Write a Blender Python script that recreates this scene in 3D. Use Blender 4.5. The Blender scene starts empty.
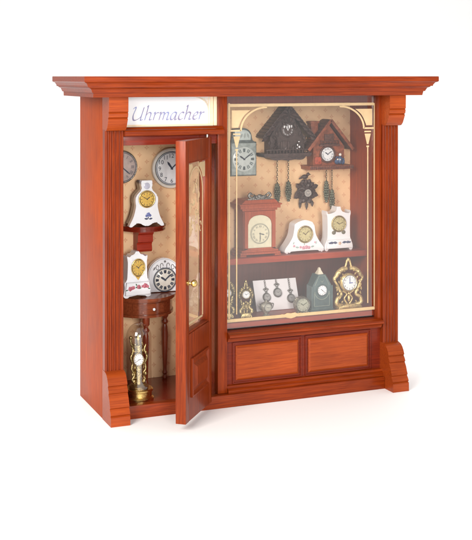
import bpy, bmesh, math, random
from mathutils import Vector, Matrix
random.seed(7)
S = 0.001                      # everything below is written in millimetres
PI = math.pi
scn = bpy.context.scene
col = scn.collection

# ------------------------------------------------------------------ camera, world, lights
TH = 0.392260
cam_d = bpy.data.cameras.new('camera'); cam = bpy.data.objects.new('camera', cam_d); col.objects.link(cam)
cam_d.sensor_fit = 'HORIZONTAL'; cam_d.sensor_width = 36; cam_d.lens = 36*1123.49/472
cam_d.shift_y = -(270-76.3)/472; cam_d.clip_start = 0.02; cam_d.clip_end = 60
cam.location = (-223.46*S, -788.65*S, 250*S)
cam.rotation_euler = (PI/2, 0, -TH)
scn.camera = cam
w = bpy.data.worlds.new('World'); scn.world = w; w.use_nodes = True
w.node_tree.nodes['Background'].inputs[0].default_value = (1.0, 0.995, 0.985, 1)
w.node_tree.nodes['Background'].inputs[1].default_value = 0.62
def area(name, loc, target, size, power, colr=(1, 1, 1)):
    d = bpy.data.lights.new(name, 'AREA'); d.shape = 'SQUARE'; d.size = size*S; d.energy = power; d.color = colr
    o = bpy.data.objects.new(name, d); col.objects.link(o); o.location = Vector(loc)*S
    o.rotation_euler = (Vector(target)-Vector(loc)).to_track_quat('-Z', 'Y').to_euler()
    return o
area('softbox_key', (-620, -620, 520), (90, 0, 110), 420, 11.0, (1, .96, .91))
area('softbox_front', (-150, -1300, 330), (120, 0, 120), 300, 12.0, (1, .97, .94))
area('added_back_fill', (250, 420, 900), (420, 1100, 0), 700, 10.0)  # added unseen lamp, whitens the backdrop and thins the ground shadow
scn.view_settings.view_transform = 'Standard'; scn.view_settings.look = 'None'
scn.view_settings.exposure = 0.0; scn.view_settings.gamma = 1
try:
    scn.cycles.max_bounces = 10; scn.cycles.transparent_max_bounces = 16
except Exception: pass

# ------------------------------------------------------------------ mesh helpers (mm)
def sm(pts, n=6, closed=False):
    """Catmull-Rom smoothing of a list of tuples"""
    P = [Vector(p) for p in pts]; out = []; N = len(P)
    for i in range(N if closed else N-1):
        p1 = P[i]; p2 = P[(i+1) % N]
        p0 = P[(i-1) % N] if (closed or i > 0) else p1; p3 = P[(i+2) % N] if (closed or i+2 < N) else p2
        for k in range(n):
            t = k/n
            out.append(.5*((2*p1)+(p2-p0)*t+(2*p0-5*p1+4*p2-p3)*t*t+(3*p1-p0-3*p2+p3)*t**3))
    if not closed: out.append(P[-1])
    return [tuple(p) for p in out]
def arc(cx, cz, r, a0, a1, n=12, rz=None):
    rz = r if rz is None else rz
    return [(cx+r*math.cos(math.radians(a0+(a1-a0)*i/n)), cz+rz*math.sin(math.radians(a0+(a1-a0)*i/n))) for i in range(n+1)]
class MB:
    def __init__(s): s.b = bmesh.new()
    def box(s, x0, x1, y0, y1, z0, z1, bev=0, M=None):
        v = [s.b.verts.new((x, y, z)) for x in (x0, x1) for y in (y0, y1) for z in (z0, z1)]
        fs = [s.b.faces.new([v[i] for i in q]) for q in ((0,1,3,2), (4,6,7,5), (0,4,5,1), (2,3,7,6), (0,2,6,4), (1,5,7,3))]
        if M: bmesh.ops.transform(s.b, matrix=M, verts=v)
        if bev:
            es = list({e for f in fs for e in f.edges})
            bmesh.ops.bevel(s.b, geom=es, offset=bev, segments=2, affect='EDGES', profile=.6)
        return s
    def lathe(s, prof, c=(0, 0, 0), axis='z', seg=24, sx=1, sy=1, a0=0, a1=360):
        """prof: list of (r, h). axis z: h upwards. axis y: h measured toward the viewer (-y)"""
        full = abs(a1-a0) >= 359.9; n = seg if full else seg+1; rings = []
        for r, h in prof:
            ring = []
            if r < 1e-6:
                p = (c[0], c[1], c[2]+h) if axis == 'z' else (c[0], c[1]-h, c[2])
                vv = s.b.verts.new(p); ring = [vv]*n
            else:
                for k in range(n):
                    a = math.radians(a0+(a1-a0)*k/seg)
                    u, q = r*math.cos(a)*sx, r*math.sin(a)*sy
                    ring.append(s.b.verts.new((c[0]+u, c[1]+q, c[2]+h) if axis == 'z' else (c[0]+u, c[1]-h, c[2]+q)))
            rings.append(ring)
        for A, B in zip(rings, rings[1:]):
            for k in range(seg):
                k2 = (k+1) % n
                q = []
                for vv in (A[k], A[k2], B[k2], B[k]):
                    if vv not in q: q.append(vv)
                if len(q) > 2:
                    try: s.b.faces.new(q)
                    except ValueError: pass
        if not full:
            for kk in (0, n-1):
                q = []
                for R in rings:
                    if R[kk] not in q: q.append(R[kk])
                if len(q) > 2:
                    try: s.b.faces.new(q)
                    except ValueError: pass
        return s
    def prism(s, out, d0, d1, plane='xz', bev=0, seg=2):
        """outline extruded: plane xz -> along y (d0 is the front), plane yz -> along x, plane xy -> along z"""
        def P(p, d):
            return {'xz': (p[0], d, p[1]), 'yz': (d, p[0], p[1]), 'xy': (p[0], p[1], d)}[plane]
        A = [s.b.verts.new(P(p, d0)) for p in out]; B = [s.b.verts.new(P(p, d1)) for p in out]
        f1 = s.b.faces.new(A); s.b.faces.new(B[::-1]); n = len(out)
        for i in range(n): s.b.faces.new([A[i], B[i], B[(i+1) % n], A[(i+1) % n]])
        if bev: bmesh.ops.bevel(s.b, geom=list(f1.edges), offset=bev, segments=seg, affect='EDGES', profile=.5, clamp_overlap=True)
        return s
    def tube(s, pts, rad, seg=8, smooth=0, flat=1):
        if smooth:
            n0 = len(pts); pts2 = sm(pts, smooth)
            if not isinstance(rad, (int, float)): rad = [rad[min(n0-1, int(i/smooth))]*(1-(i/smooth) % 1)+rad[min(n0-1, int(i/smooth)+1)]*((i/smooth) % 1) for i in range(len(pts2))]
            pts = pts2
        P = [Vector(p) for p in pts]; rings = []
        up = Vector((0, 1, 0))
        for i, p in enumerate(P):
            d = (P[min(i+1, len(P)-1)]-P[max(i-1, 0)])
            if d.length < 1e-9: d = Vector((0, 0, 1))
            d.normalize()
            u = up if abs(d.dot(up)) < .95 else Vector((1, 0, 0))
            a = d.cross(u).normalized(); b = d.cross(a).normalized()
            r = rad if isinstance(rad, (int, float)) else rad[i]
            rings.append([s.b.verts.new(p+a*r*math.cos(2*PI*k/seg)+b*r*flat*math.sin(2*PI*k/seg)) for k in range(seg)])
        for A, B in zip(rings, rings[1:]):
            for k in range(seg): s.b.faces.new([A[k], A[(k+1) % seg], B[(k+1) % seg], B[k]])
        s.b.faces.new(rings[0][::-1]); s.b.faces.new(rings[-1])
        return s
    def ball(s, c, r, seg=10, M=None):
        if isinstance(r, (int, float)): r = (r, r, r)
        m = Matrix.Translation(c) @ (M if M else Matrix()) @ Matrix.Diagonal((*r, 1))
        bmesh.ops.create_uvsphere(s.b, u_segments=seg, v_segments=max(5, seg*2//3), radius=1, matrix=m)
        return s
    def ring(s, c, R, r, axis='y', seg=32, t=8, sx=1, sz=1, rot=0):
        rows = []
        for i in range(seg):
            a = 2*PI*i/seg; row = []
            for k in range(t):
                b = 2*PI*k/t; q = R+r*math.cos(b); h = r*math.sin(b)
                u, v = q*math.cos(a)*sx, q*math.sin(a)*sz
                if axis == 'y': p = (c[0]+u, c[1]+h, c[2]+v)
                elif axis == 'z': p = (c[0]+u, c[1]+v, c[2]+h)
                else: p = (c[0]+h, c[1]+u, c[2]+v)
                row.append(s.b.verts.new(p))
            rows.append(row)
        for i in range(seg):
            for k in range(t): s.b.faces.new([rows[i][k], rows[i][(k+1) % t], rows[(i+1) % seg][(k+1) % t], rows[(i+1) % seg][k]])
        return s
    def flat(s, pts, y):
        s.b.faces.new([s.b.verts.new((p[0], y, p[1])) for p in pts]); return s
    def band(s, inner, outer, y0, y1=None):
        """strip between two equal-length polylines in the xz plane, a thin slab from y0 (front) to y1"""
        y1 = y0+.25 if y1 is None else y1
        n = len(inner)
        a = [s.b.verts.new((p[0], y0, p[1])) for p in inner]; b = [s.b.verts.new((p[0], y0, p[1])) for p in outer]
        c = [s.b.verts.new((p[0], y1, p[1])) for p in inner]; d = [s.b.verts.new((p[0], y1, p[1])) for p in outer]
        for i in range(n-1):
            s.b.faces.new([a[i], a[i+1], b[i+1], b[i]]); s.b.faces.new([c[i], d[i], d[i+1], c[i+1]])
            s.b.faces.new([a[i], c[i], c[i+1], a[i+1]]); s.b.faces.new([b[i], b[i+1], d[i+1], d[i]])
        s.b.faces.new([a[0], b[0], d[0], c[0]]); s.b.faces.new([a[-1], c[-1], d[-1], b[-1]])
        return s
    def leaf(s, c, L, W, ang, y, tilt=.6, th=.7):
        """a carved leaf lying on a front, pointing to ang (degrees, 0 = +x, 90 = up)"""
        a = math.radians(ang); ux, uz = math.cos(a), math.sin(a); px_, pz_ = -uz, ux
        prof = [(0, .12), (.2, .55), (.42, 1), (.6, .72), (.66, .85), (.85, .4), (1, 0.02)]
        L_ = []; R_ = []; Mi = []; Ba = []
        for t, q in prof:
            x = c[0]+ux*L*t; z = c[1]+uz*L*t
            Mi.append(s.b.verts.new((x, y-th-math.sin(t*PI)*tilt, z)))
            L_.append(s.b.verts.new((x+px_*W*q*.5, y-th*.3, z+pz_*W*q*.5))); R_.append(s.b.verts.new((x-px_*W*q*.5, y-th*.3, z-pz_*W*q*.5)))
            Ba.append(s.b.verts.new((x, y+.3, z)))
        for i in range(len(prof)-1):
            s.b.faces.new([L_[i], L_[i+1], Mi[i+1], Mi[i]]); s.b.faces.new([Mi[i], Mi[i+1], R_[i+1], R_[i]])
            s.b.faces.new([R_[i], R_[i+1], Ba[i+1], Ba[i]]); s.b.faces.new([Ba[i], Ba[i+1], L_[i+1], L_[i]])
        return s
    def move(s, M): bmesh.ops.transform(s.b, matrix=M, verts=s.b.verts); return s
    def build(s, name, m, parent=None, loc=(0, 0, 0), rot=(0, 0, 0), ang=38):
        b = s.b
        bmesh.ops.recalc_face_normals(b, faces=b.faces)
        for f in b.faces: f.smooth = True
        for e in b.edges:
            if len(e.link_faces) == 2:
                e.smooth = e.calc_face_angle(0) < math.radians(ang)
        bmesh.ops.scale(b, vec=(S, S, S), verts=b.verts)
        me = bpy.data.meshes.new(name); b.to_mesh(me); b.free()
        me.materials.append(m)
        o = bpy.data.objects.new(name, me); col.objects.link(o)
        o.location = Vector(loc)*S; o.rotation_euler = rot
        if parent: o.parent = parent
        return o
def thing(name, label, cat, loc=(0, 0, 0), rot=(0, 0, 0), group=None):
    o = bpy.data.objects.new(name, None); col.objects.link(o); o.empty_display_size = .005
    o.location = Vector(loc)*S; o.rotation_euler = rot
    o['label'] = label; o['category'] = cat
    if group: o['group'] = group
    return o
def copy_tree(o, parent=None):
    c = o.copy(); col.objects.link(c)
    if parent: c.parent = parent
    for ch in [x for x in o.children]: copy_tree(ch, c)
    return c

# ------------------------------------------------------------------ materials
def newmat(name):
    m = bpy.data.materials.new(name); m.use_nodes = True
    return m, m.node_tree.nodes, m.node_tree.links, m.node_tree.nodes['Principled BSDF']
def mat(name, c, rough=.5, metal=0, coat=0, var=.12, scale=300, bump=0.0, bscale=900, c2=None, spec=.5):
    """plain surface with a mottled colour (var) and a fine bump, object-space noise"""
    m, N, L, P = newmat(name)
    P.inputs['Roughness'].default_value = rough; P.inputs['Metallic'].default_value = metal
    P.inputs['Coat Weight'].default_value = coat; P.inputs['Coat Roughness'].default_value = .08
    P.inputs['Specular IOR Level'].default_value = spec
    tc = N.new('ShaderNodeTexCoord'); nz = N.new('ShaderNodeTexNoise'); nz.inputs['Scale'].default_value = scale; nz.inputs['Detail'].default_value = 5
    L.new(tc.outputs['Object'], nz.inputs['Vector'])
    rp = N.new('ShaderNodeValToRGB'); rp.color_ramp.elements[0].position = .3; rp.color_ramp.elements[1].position = .7
    d = c2 if c2 else tuple(x*(1-var*2) for x in c)
    rp.color_ramp.elements[0].color = (*d, 1); rp.color_ramp.elements[1].color = (*c, 1)
    L.new(nz.outputs['Fac'], rp.inputs['Fac']); L.new(rp.outputs['Color'], P.inputs['Base Color'])
    if bump:
        n2 = N.new('ShaderNodeTexNoise'); n2.inputs['Scale'].default_value = bscale; n2.inputs['Detail'].default_value = 4
        L.new(tc.outputs['Object'], n2.inputs['Vector'])
        bp = N.new('ShaderNodeBump'); bp.inputs['Strength'].default_value = bump; bp.inputs['Distance'].default_value = .0006
        L.new(n2.outputs['Fac'], bp.inputs['Height']); L.new(bp.outputs['Normal'], P.inputs['Normal'])
    return m
def wood(name, ca, cb, axis='z', rough=.38, coat=.2, sc=1.0):
    """stained wood: fine streaks along one axis plus broad tone drift and pores"""
    m, N, L, P = newmat(name)
    P.inputs['Roughness'].default_value = rough; P.inputs['Coat Weight'].default_value = coat; P.inputs['Coat Roughness'].default_value = .16
    P.inputs['Specular IOR Level'].default_value = .16
    tc = N.new('ShaderNodeTexCoord'); mp = N.new('ShaderNodeMapping')
    s = {'z': (900, 900, 38), 'x': (38, 900, 900), 'y': (900, 38, 900)}[axis]
    mp.inputs['Scale'].default_value = tuple(v*sc for v in s)
    L.new(tc.outputs['Object'], mp.inputs['Vector'])
    n1 = N.new('ShaderNodeTexNoise'); n1.inputs['Scale'].default_value = 1; n1.inputs['Detail'].default_value = 6; n1.inputs['Roughness'].default_value = .62; n1.inputs['Distortion'].default_value = .6
    L.new(mp.outputs['Vector'], n1.inputs['Vector'])
    rp = N.new('ShaderNodeValToRGB'); e = rp.color_ramp.elements; e[0].position = .28; e[1].position = .72
    e[0].color = (*ca, 1); e[1].color = (*cb, 1)
    L.new(n1.outputs['Fac'], rp.inputs['Fac'])
    n2 = N.new('ShaderNodeTexNoise'); n2.inputs['Scale'].default_value = 22; n2.inputs['Detail'].default_value = 4
    L.new(tc.outputs['Object'], n2.inputs['Vector'])
    mr = N.new('ShaderNodeMapRange'); mr.inputs['From Min'].default_value = .3; mr.inputs['From Max'].default_value = .7
    mr.inputs['To Min'].default_value = .78; mr.inputs['To Max'].default_value = 1.12
    L.new(n2.outputs['Fac'], mr.inputs['Value'])
    vm = N.new('ShaderNodeVectorMath'); vm.operation = 'SCALE'
    L.new(rp.outputs['Color'], vm.inputs[0]); L.new(mr.outputs['Result'], vm.inputs['Scale'])
    L.new(vm.outputs['Vector'], P.inputs['Base Color'])
    bp = N.new('ShaderNodeBump'); bp.inputs['Strength'].default_value = .12; bp.inputs['Distance'].default_value = .0004
    L.new(n1.outputs['Fac'], bp.inputs['Height']); L.new(bp.outputs['Normal'], P.inputs['Normal'])
    rr = N.new('ShaderNodeMapRange'); rr.inputs['To Min'].default_value = rough*.8; rr.inputs['To Max'].default_value = rough*1.3
    L.new(n2.outputs['Fac'], rr.inputs['Value']); L.new(rr.outputs['Result'], P.inputs['Roughness'])
    return m
WA, WB = (.12, .0115, .0012), (.275, .0385, .003)
W_FOOT = wood('cherry_wood_moulding', (.20, .026, .004), (.36, .061, .008), 'x')
W_Z = wood('cherry_wood_upright', WA, WB, 'z')
W_X = wood('cherry_wood_level', WA, WB, 'x')
W_SIDE = wood('cherry_wood_side', (.22, .025, .0008), (.43, .066, .001), 'z', rough=.5, coat=.05)
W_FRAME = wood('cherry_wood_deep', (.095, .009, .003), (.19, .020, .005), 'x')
W_DK = wood('dark_mahogany', (.13, .012, .005), (.24, .026, .010), 'x', rough=.25, coat=.5)
W_DKZ = wood('dark_mahogany_upright', (.13, .012, .005), (.24, .026, .010), 'z', rough=.25, coat=.5)
W_TAB = wood('table_walnut', (.15, .03, .010), (.30, .07, .025), 'x', rough=.22, coat=.6)
W_TABZ = wood('table_walnut_leg', (.15, .026, .010), (.28, .055, .022), 'z', rough=.25, coat=.5)
W_BR = wood('bracket_clock_wood', (.30, .055, .02), (.46, .10, .04), 'z')
W_SHELF = wood('shelf_wood', (.26, .03, .012), (.40, .06, .022), 'x')
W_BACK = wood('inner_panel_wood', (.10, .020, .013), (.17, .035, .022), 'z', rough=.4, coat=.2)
W_CAR = mat('carved_dark_wood', (.088, .052, .046), .5, 0, .15, .28, 500, .6, 1500)
W_CAR2 = mat('carved_chalet_wood', (.34, .095, .042), .5, 0, .15, .28, 400, .5, 1500)
W_ROOF = mat('chalet_roof_brown', (.15, .062, .045), .6, 0, .1, .3, 600, .7, 1700)
PORC = mat('white_porcelain', (.84, .85, .88), .12, 0, .9, .02, 60)
PORC_W = mat('warm_porcelain', (.80, .76, .68), .25, 0, .6, .04, 60)
CARD = mat('white_card', (.84, .83, .86), .6, 0, 0, .02, 90)
GOLD = mat('polished_brass', (.86, .62, .22), .24, 1, 0, .12, 250, .25, 700)
GOLD_D = mat('antique_gilt', (.62, .50, .24), .34, 1, 0, .25, 420, .8, 1100)
GOLD_P = mat('gold_dial_paint', (.78, .50, .10), .35, .35, .2, .14, 500)
GILT = mat('painted_gold_line', (.56, .41, .23), .5, 0, 0, .06, 200)
GILT_E = mat('cream_glass_edge', (.80, .66, .48), .5, 0, 0, .1, 200)
PEWT = mat('aged_pewter', (.34, .33, .31), .36, 1, 0, .25, 500, .7, 1200)
PEWT_L = mat('silver_filigree', (.60, .59, .50), .4, .9, 0, .3, 900, .9, 2000)
GREEN = mat('grey_green_lacquer', (.085, .135, .14), .35, 0, .3, .12, 300, .15)
GREEN_L = mat('pale_green_gilding', (.36, .42, .36), .4, .3, 0, .1, 300)
BLACK = mat('black_paint', (.025, .03, .04), .45, 0, 0, .1)
INK = mat('blue_black_ink', (.045, .055, .085), .5, 0, 0, .1)
GREY = mat('slate_paint', (.16, .20, .20), .5, 0, .1, .25, 400, .2)
DIAL_W = mat('white_enamel_dial', (.80, .82, .84), .25, 0, .3, .03)
DIAL_B = mat('pale_blue_dial', (.62, .72, .70), .35, 0, .2, .08, 300)
DIAL_C = mat('cream_dial', (.72, .68, .50), .35, 0, .2, .05)
DIAL_R = mat('rose_grey_dial', (.52, .42, .38), .4, 0, .1, .14, 250)
DIAL_G = mat('old_gold_dial', (.66, .58, .30), .4, .2, .1, .12, 500)
ROSE = mat('rose_pink_paint', (.66, .16, .22), .3, 0, .5, .25, 900)
PALE_ROSE = mat('pale_rose_paint', (.78, .40, .50), .3, 0, .5, .2, 900)
LEAFG = mat('leaf_green_paint', (.12, .24, .14), .35, 0, .4, .25, 900)
BLUEP = mat('cobalt_blue_paint', (.16, .20, .50), .3, 0, .5, .25, 900)
BLUEG = mat('figure_blue_paint', (.07, .12, .24), .4, 0, .3, .3, 900)
NAVY = mat('navy_grey_paint', (.10, .12, .22), .35, 0, .4, .25, 900)
SIGNW = mat('sign_paper', (.72, .735, .75), .55, 0, 0, .015, 60)
SIGNB = mat('sign_cream_border', (.84, .68, .46), .5, 0, 0, .1, 200)
SIGNT = mat('sign_lettering_violet', (.22, .18, .28), .6, 0, 0, .15, 120, c2=(.22, .27, .50))
STEEL = mat('hinge_steel', (.5, .46, .40), .35, 1)
FLOORW = mat('white_sweep_paper', (.93, .93, .925), .75, 0, 0, .004, 5, spec=.2)

def wallpaper():
    m, N, L, P = newmat('patterned_wallpaper'); P.inputs['Roughness'].default_value = .7
    tc = N.new('ShaderNodeTexCoord'); sx = N.new('ShaderNodeSeparateXYZ'); L.new(tc.outputs['Object'], sx.inputs[0])
    def mth(op, a, b=None):
        n = N.new('ShaderNodeMath'); n.operation = op
        for i, v in enumerate((a, b)):
            if v is None: continue
            if isinstance(v, (int, float)): n.inputs[i].default_value = v
            else: L.new(v, n.inputs[i])
        return n.outputs[0]
    px = mth('MULTIPLY', sx.outputs[0], 1/.0118); pz = mth('MULTIPLY', sx.outputs[2], 1/.0056)
    row = mth('FLOOR', pz); off = mth('MULTIPLY', mth('MODULO', row, 2), .5)
    fx = mth('SUBTRACT', mth('FRACT', mth('ADD', px, off)), .5); fz = mth('SUBTRACT', mth('FRACT', pz), .5)
    ax = mth('MULTIPLY', mth('ABSOLUTE', fx), 11.8); az = mth('MULTIPLY', mth('ABSOLUTE', fz), 5.6)
    d = mth('ADD', ax, az)                                    # diamond distance, mm
    ring = mth('LESS_THAN', mth('ABSOLUTE', mth('SUBTRACT', d, 1.15)), .32)
    dot = mth('LESS_THAN', d, .4)
    cross = mth('LESS_THAN', mth('ABSOLUTE', mth('SUBTRACT', mth('MAXIMUM', ax, az), 1.7)), .18)
    cross2 = mth('MULTIPLY', cross, mth('LESS_THAN', mth('MINIMUM', ax, az), .35))
    k = mth('MINIMUM', mth('ADD', mth('ADD', ring, dot), cross2), 1.0)
    n2 = N.new('ShaderNodeTexNoise'); n2.inputs['Scale'].default_value = 700; L.new(tc.outputs['Object'], n2.inputs['Vector'])
    k2 = mth('MULTIPLY', k, mth('MULTIPLY', n2.outputs['Fac'], 1.0))
    nb = N.new('ShaderNodeTexNoise'); nb.inputs['Scale'].default_value = 40; nb.inputs['Detail'].default_value = 6; L.new(tc.outputs['Object'], nb.inputs['Vector'])
    rp = N.new('ShaderNodeValToRGB'); e = rp.color_ramp.elements; e[0].position = .3; e[1].position = .7
    e[0].color = (.76, .48, .26, 1); e[1].color = (.88, .61, .36, 1); L.new(nb.outputs['Fac'], rp.inputs['Fac'])
    mx = N.new('ShaderNodeMixRGB'); L.new(k2, mx.inputs[0]); L.new(rp.outputs['Color'], mx.inputs[1]); mx.inputs[2].default_value = (.50, .13, .06, 1)
    L.new(mx.outputs[0], P.inputs['Base Color'])
    return m
PAPER = wallpaper()
def glassmat(name, refl=.10, tint=(.97, .96, .95)):
    """thin pane: mostly see-through, a little gloss, reflected haze put in as even extra gloss"""
    m = bpy.data.materials.new(name); m.use_nodes = True; N = m.node_tree.nodes; L = m.node_tree.links; N.clear()
    out = N.new('ShaderNodeOutputMaterial'); tr = N.new('ShaderNodeBsdfTransparent'); tr.inputs[0].default_value = (*tint, 1)
    gl = N.new('ShaderNodeBsdfGlossy'); gl.inputs['Roughness'].default_value = .03; gl.inputs[0].default_value = (1, 1, 1, 1)
    fr = N.new('ShaderNodeFresnel'); fr.inputs[0].default_value = 1.5
    ad = N.new('ShaderNodeMath'); ad.operation = 'ADD'; ad.inputs[1].default_value = refl; L.new(fr.outputs[0], ad.inputs[0])
    ge = N.new('ShaderNodeNewGeometry'); iv = N.new('ShaderNodeMath'); iv.operation = 'SUBTRACT'; iv.inputs[0].default_value = 1; L.new(ge.outputs['Backfacing'], iv.inputs[1])
    mu_ = N.new('ShaderNodeMath'); mu_.operation = 'MULTIPLY'; L.new(ad.outputs[0], mu_.inputs[0]); L.new(iv.outputs[0], mu_.inputs[1]); ad = mu_
    mx = N.new('ShaderNodeMixShader'); L.new(ad.outputs[0], mx.inputs[0]); L.new(tr.outputs[0], mx.inputs[1]); L.new(gl.outputs[0], mx.inputs[2])
    L.new(mx.outputs[0], out.inputs[0])
    return m
GLASS_W = glassmat('window_pane_glass', .075)
GLASS_D = glassmat('door_pane_glass', .16)
GLASS_T = glassmat('clear_dome_glass', .10, (.92, .90, .88))

# ------------------------------------------------------------------ lettering helpers
_gl = {}
def glyph(ch):
    if ch in _gl: return _gl[ch]
    cu = bpy.data.curves.new('glyph', 'FONT'); cu.body = ch; cu.size = 1; cu.resolution_u = 3
    cu.align_x = 'CENTER'; cu.align_y = 'CENTER'
    o = bpy.data.objects.new('glyph', cu); col.objects.link(o); bpy.context.view_layer.update()
    me = bpy.data.meshes.new_from_object(o.evaluated_get(bpy.context.evaluated_depsgraph_get()))
    vs = [tuple(v.co[:2]) for v in me.vertices]; fs = [tuple(p.vertices) for p in me.polygons]
    if vs:
        x0 = (min(v[0] for v in vs)+max(v[0] for v in vs))/2; y0 = (min(v[1] for v in vs)+max(v[1] for v in vs))/2
        vs = [(a-x0, b-y0) for a, b in vs]
    bpy.data.objects.remove(o); bpy.data.curves.remove(cu); bpy.data.meshes.remove(me)
    _gl[ch] = (vs, fs); return _gl[ch]
def put_text(mb, body, cx, cz, y, size, rot=0, sx=1):
    vs, fs = glyph(body); c, s_ = math.cos(rot), math.sin(rot)
    nv = [mb.b.verts.new((cx+(a*sx*c-b*s_)*size, y, cz+(a*sx*s_+b*c)*size)) for a, b in vs]
    for f in fs:
        try: mb.b.faces.new([nv[i] for i in f])
        except ValueError: pass
ROM = ['XII', 'I', 'II', 'III', 'IIII', 'V', 'VI', 'VII', 'VIII', 'IX', 'X', 'XI']
def bar2(mb, x0, z0, x1, z1, w0, w1, y, th=.12):
    d = Vector((x1-x0, z1-z0)); n = Vector((-d.y, d.x)).normalized()
    mb.prism([(x0+n.x*w0/2, z0+n.y*w0/2), (x0-n.x*w0/2, z0-n.y*w0/2), (x1-n.x*w1/2, z1-n.y*w1/2), (x1+n.x*w1/2, z1+n.y*w1/2)], y-th, y)
def dial(parent, cx, cz, y, r, face, rimm, ink, style='roman', hh=10, mm=10, rim=.12, sx=1, dome=.4, track=True, hand=None, fat=1.0):
    """clock dial facing -y; its rim, numerals and hands are sub-parts of the dial"""
    D = MB().lathe([(r, 0), (r, .5), (r*.97, .7), (0, .7+dome*.2)], (0, 0, 0), 'y', 40, sx=sx).build('dial', face, parent, (cx, y, cz))
    if rim: MB().ring((0, -.6, 0), r*(1+rim*.4), r*rim*.62, 'y', 44, 8, sx=sx).build('rim', rimm, D)
    yn = -.7-dome*.2-.06
    nb = MB()
    if track:
        for k in range(1): 
            inner = [(x*sx, z) for x, z in arc(0, 0, r*.93, 0, 360, 48)]; outer = [(x*sx, z) for x, z in arc(0, 0, r*.965, 0, 360, 48)]
            nb.band(inner, outer, yn, yn+.05)
    for h in range(12):
        a = PI/2-h*PI/6
        if style == 'arabic':
            put_text(nb, str(12 if h == 0 else h), r*.76*math.cos(a)*sx, r*.76*math.sin(a), yn, r*.34*fat)
        elif style == 'roman':
            put_text(nb, ROM[h], r*.74*math.cos(a)*sx, r*.74*math.sin(a), yn, r*.32*fat, a-PI/2, .8)
        elif style == 'block':
            for q in ((-1, 1) if h % 3 else (-1, 0, 1)):
                da = q*.085
                bar2(nb, r*.58*math.cos(a+da)*sx, r*.58*math.sin(a+da), r*.86*math.cos(a+da)*sx, r*.86*math.sin(a+da), r*.06*fat, r*.08*fat, yn+.05, .05)
        else:
            bar2(nb, r*.66*math.cos(a)*sx, r*.66*math.sin(a), r*.86*math.cos(a)*sx, r*.86*math.sin(a), r*.07*fat, r*.09*fat, yn+.05, .05)
    nb.build('numerals', ink, D)
    hb = MB(); yh = yn-.15
    for ang_, L_, w_ in ((PI/2-2*PI*(hh+mm/60)/12, .50, .13), (PI/2-2*PI*mm/60, .74, .09)):
        x, z = math.cos(ang_)*r*sx, math.sin(ang_)*r
        bar2(hb, -x*.1, -z*.1, x*L_*.7, z*L_*.7, r*w_*.6*fat, r*w_*fat, yh); bar2(hb, x*L_*.7, z*L_*.7, x*L_, z*L_, r*w_*fat, r*.01, yh)
        yh -= .16
    hb.lathe([(0, 0), (r*.07, 0), (r*.07, .55), (0, .6)], (0, yn, 0), 'y', 12)
    hb.build('hands', hand or ink, D)
    return D

# ------------------------------------------------------------------ setting: white table paper, sweeping up at the back
tb = MB()
prof = [(-2600, 0), (900, 0)] + [(900+1400*math.sin(a), 1400-1400*math.cos(a)) for a in [PI/2*i/14 for i in range(1, 15)]] + [(2300, 2600)]
for x0, x1 in ((-4200, 4200),):
    A = [tb.b.verts.new((x0, p[0], p[1])) for p in prof]; B = [tb.b.verts.new((x1, p[0], p[1])) for p in prof]
    for i in range(len(prof)-1): tb.b.faces.new([A[i], B[i], B[i+1], A[i+1]])
sweep = tb.build('table_surface', FLOORW, ang=60, rot=(0, 0, -TH)); sweep['kind'] = 'structure'

# ------------------------------------------------------------------ the cabinet
CW, CD = 244.6, 71.0
cab = thing('display_cabinet', 'red cherry wood clock shop cabinet with heavy cornice, glazed front and open door', 'display cabinet')
for x0, x1, mt in ((0, 8, W_SIDE), (CW-8.4, CW, W_SIDE)):
    MB().box(x0, x1, 6.02, CD, 0, 235, .35).build('side_panel', mt, cab)
MB().box(8, CW-8.4, 68.4, CD-.2, 9, 235).build('back_board', W_BACK, cab)
MB().box(8.02, CW-8.42, 66, 68.35, 105, 234.9).build('wallpaper', PAPER, cab)
MB().box(8.02, 97.0, 66, 68.35, 9.3, 104.98).build('wallpaper', PAPER, cab)
MB().box(8.02, CW-8.42, 8, 68.3, 229, 234.95).build('ceiling_board', W_BACK, cab)
# pilasters: fluted shaft cut as one profile, with scroll capital and stepped foot
def shaft(x0, x1):
    n = 4; wd = x1-x0; pts = [(x0, 6), (x0, .25), (x0+.25, 0)]
    m = 1.3; step = (wd-2*m)/n
    for i in range(n):
        a = x0+m+i*step
        pts += [(a+.45, 0)] + [(a+step/2-(step/2-.45)*math.cos(t), 1.25*math.sin(t)) for t in [PI*j/7 for j in range(1, 7)]] + [(a+step-.45, 0)]
    pts += [(x1-.25, 0), (x1, .25), (x1, 6)]
    return MB().prism(pts, 34, 212, 'xy')
def foot(x0, x1):
    p = [(5.9, 0), (-16.2, 0), (-16.4, .4), (-16.2, 6.6), (-15.0, 7.2), (-15.9, 8.2), (-15.0, 9.8), (-13.3, 12.0), (-14.3, 13.0)]
    p += [(-13.3, 15), (-12.0, 18.5), (-9.8, 21.8), (-10.9, 22.8), (-9.9, 24.6), (-8.2, 26.7), (-9.3, 27.7), (-8.0, 30.5), (-6.3, 33.0), (-4.0, 34.9), (-.1, 36.0), (5.9, 36.0)]
    return MB().prism(p, x0, x1, 'yz', 0)
def capital(x0, x1):
    p = [(5.9, 235), (-11.4, 235), (-11.6, 234), (-11.4, 224.6), (-10.3, 223.9), (-11.2, 223.0), (-10.6, 220.6), (-9.2, 219.9), (-10.1, 219.0), (-8.6, 216.0), (-6.8, 212.8), (-4.4, 210.8), (-1.5, 210.3), (-.6, 211.2), (5.9, 211.2)]
    return MB().prism(p, x0, x1, 'yz', 0)
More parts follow.
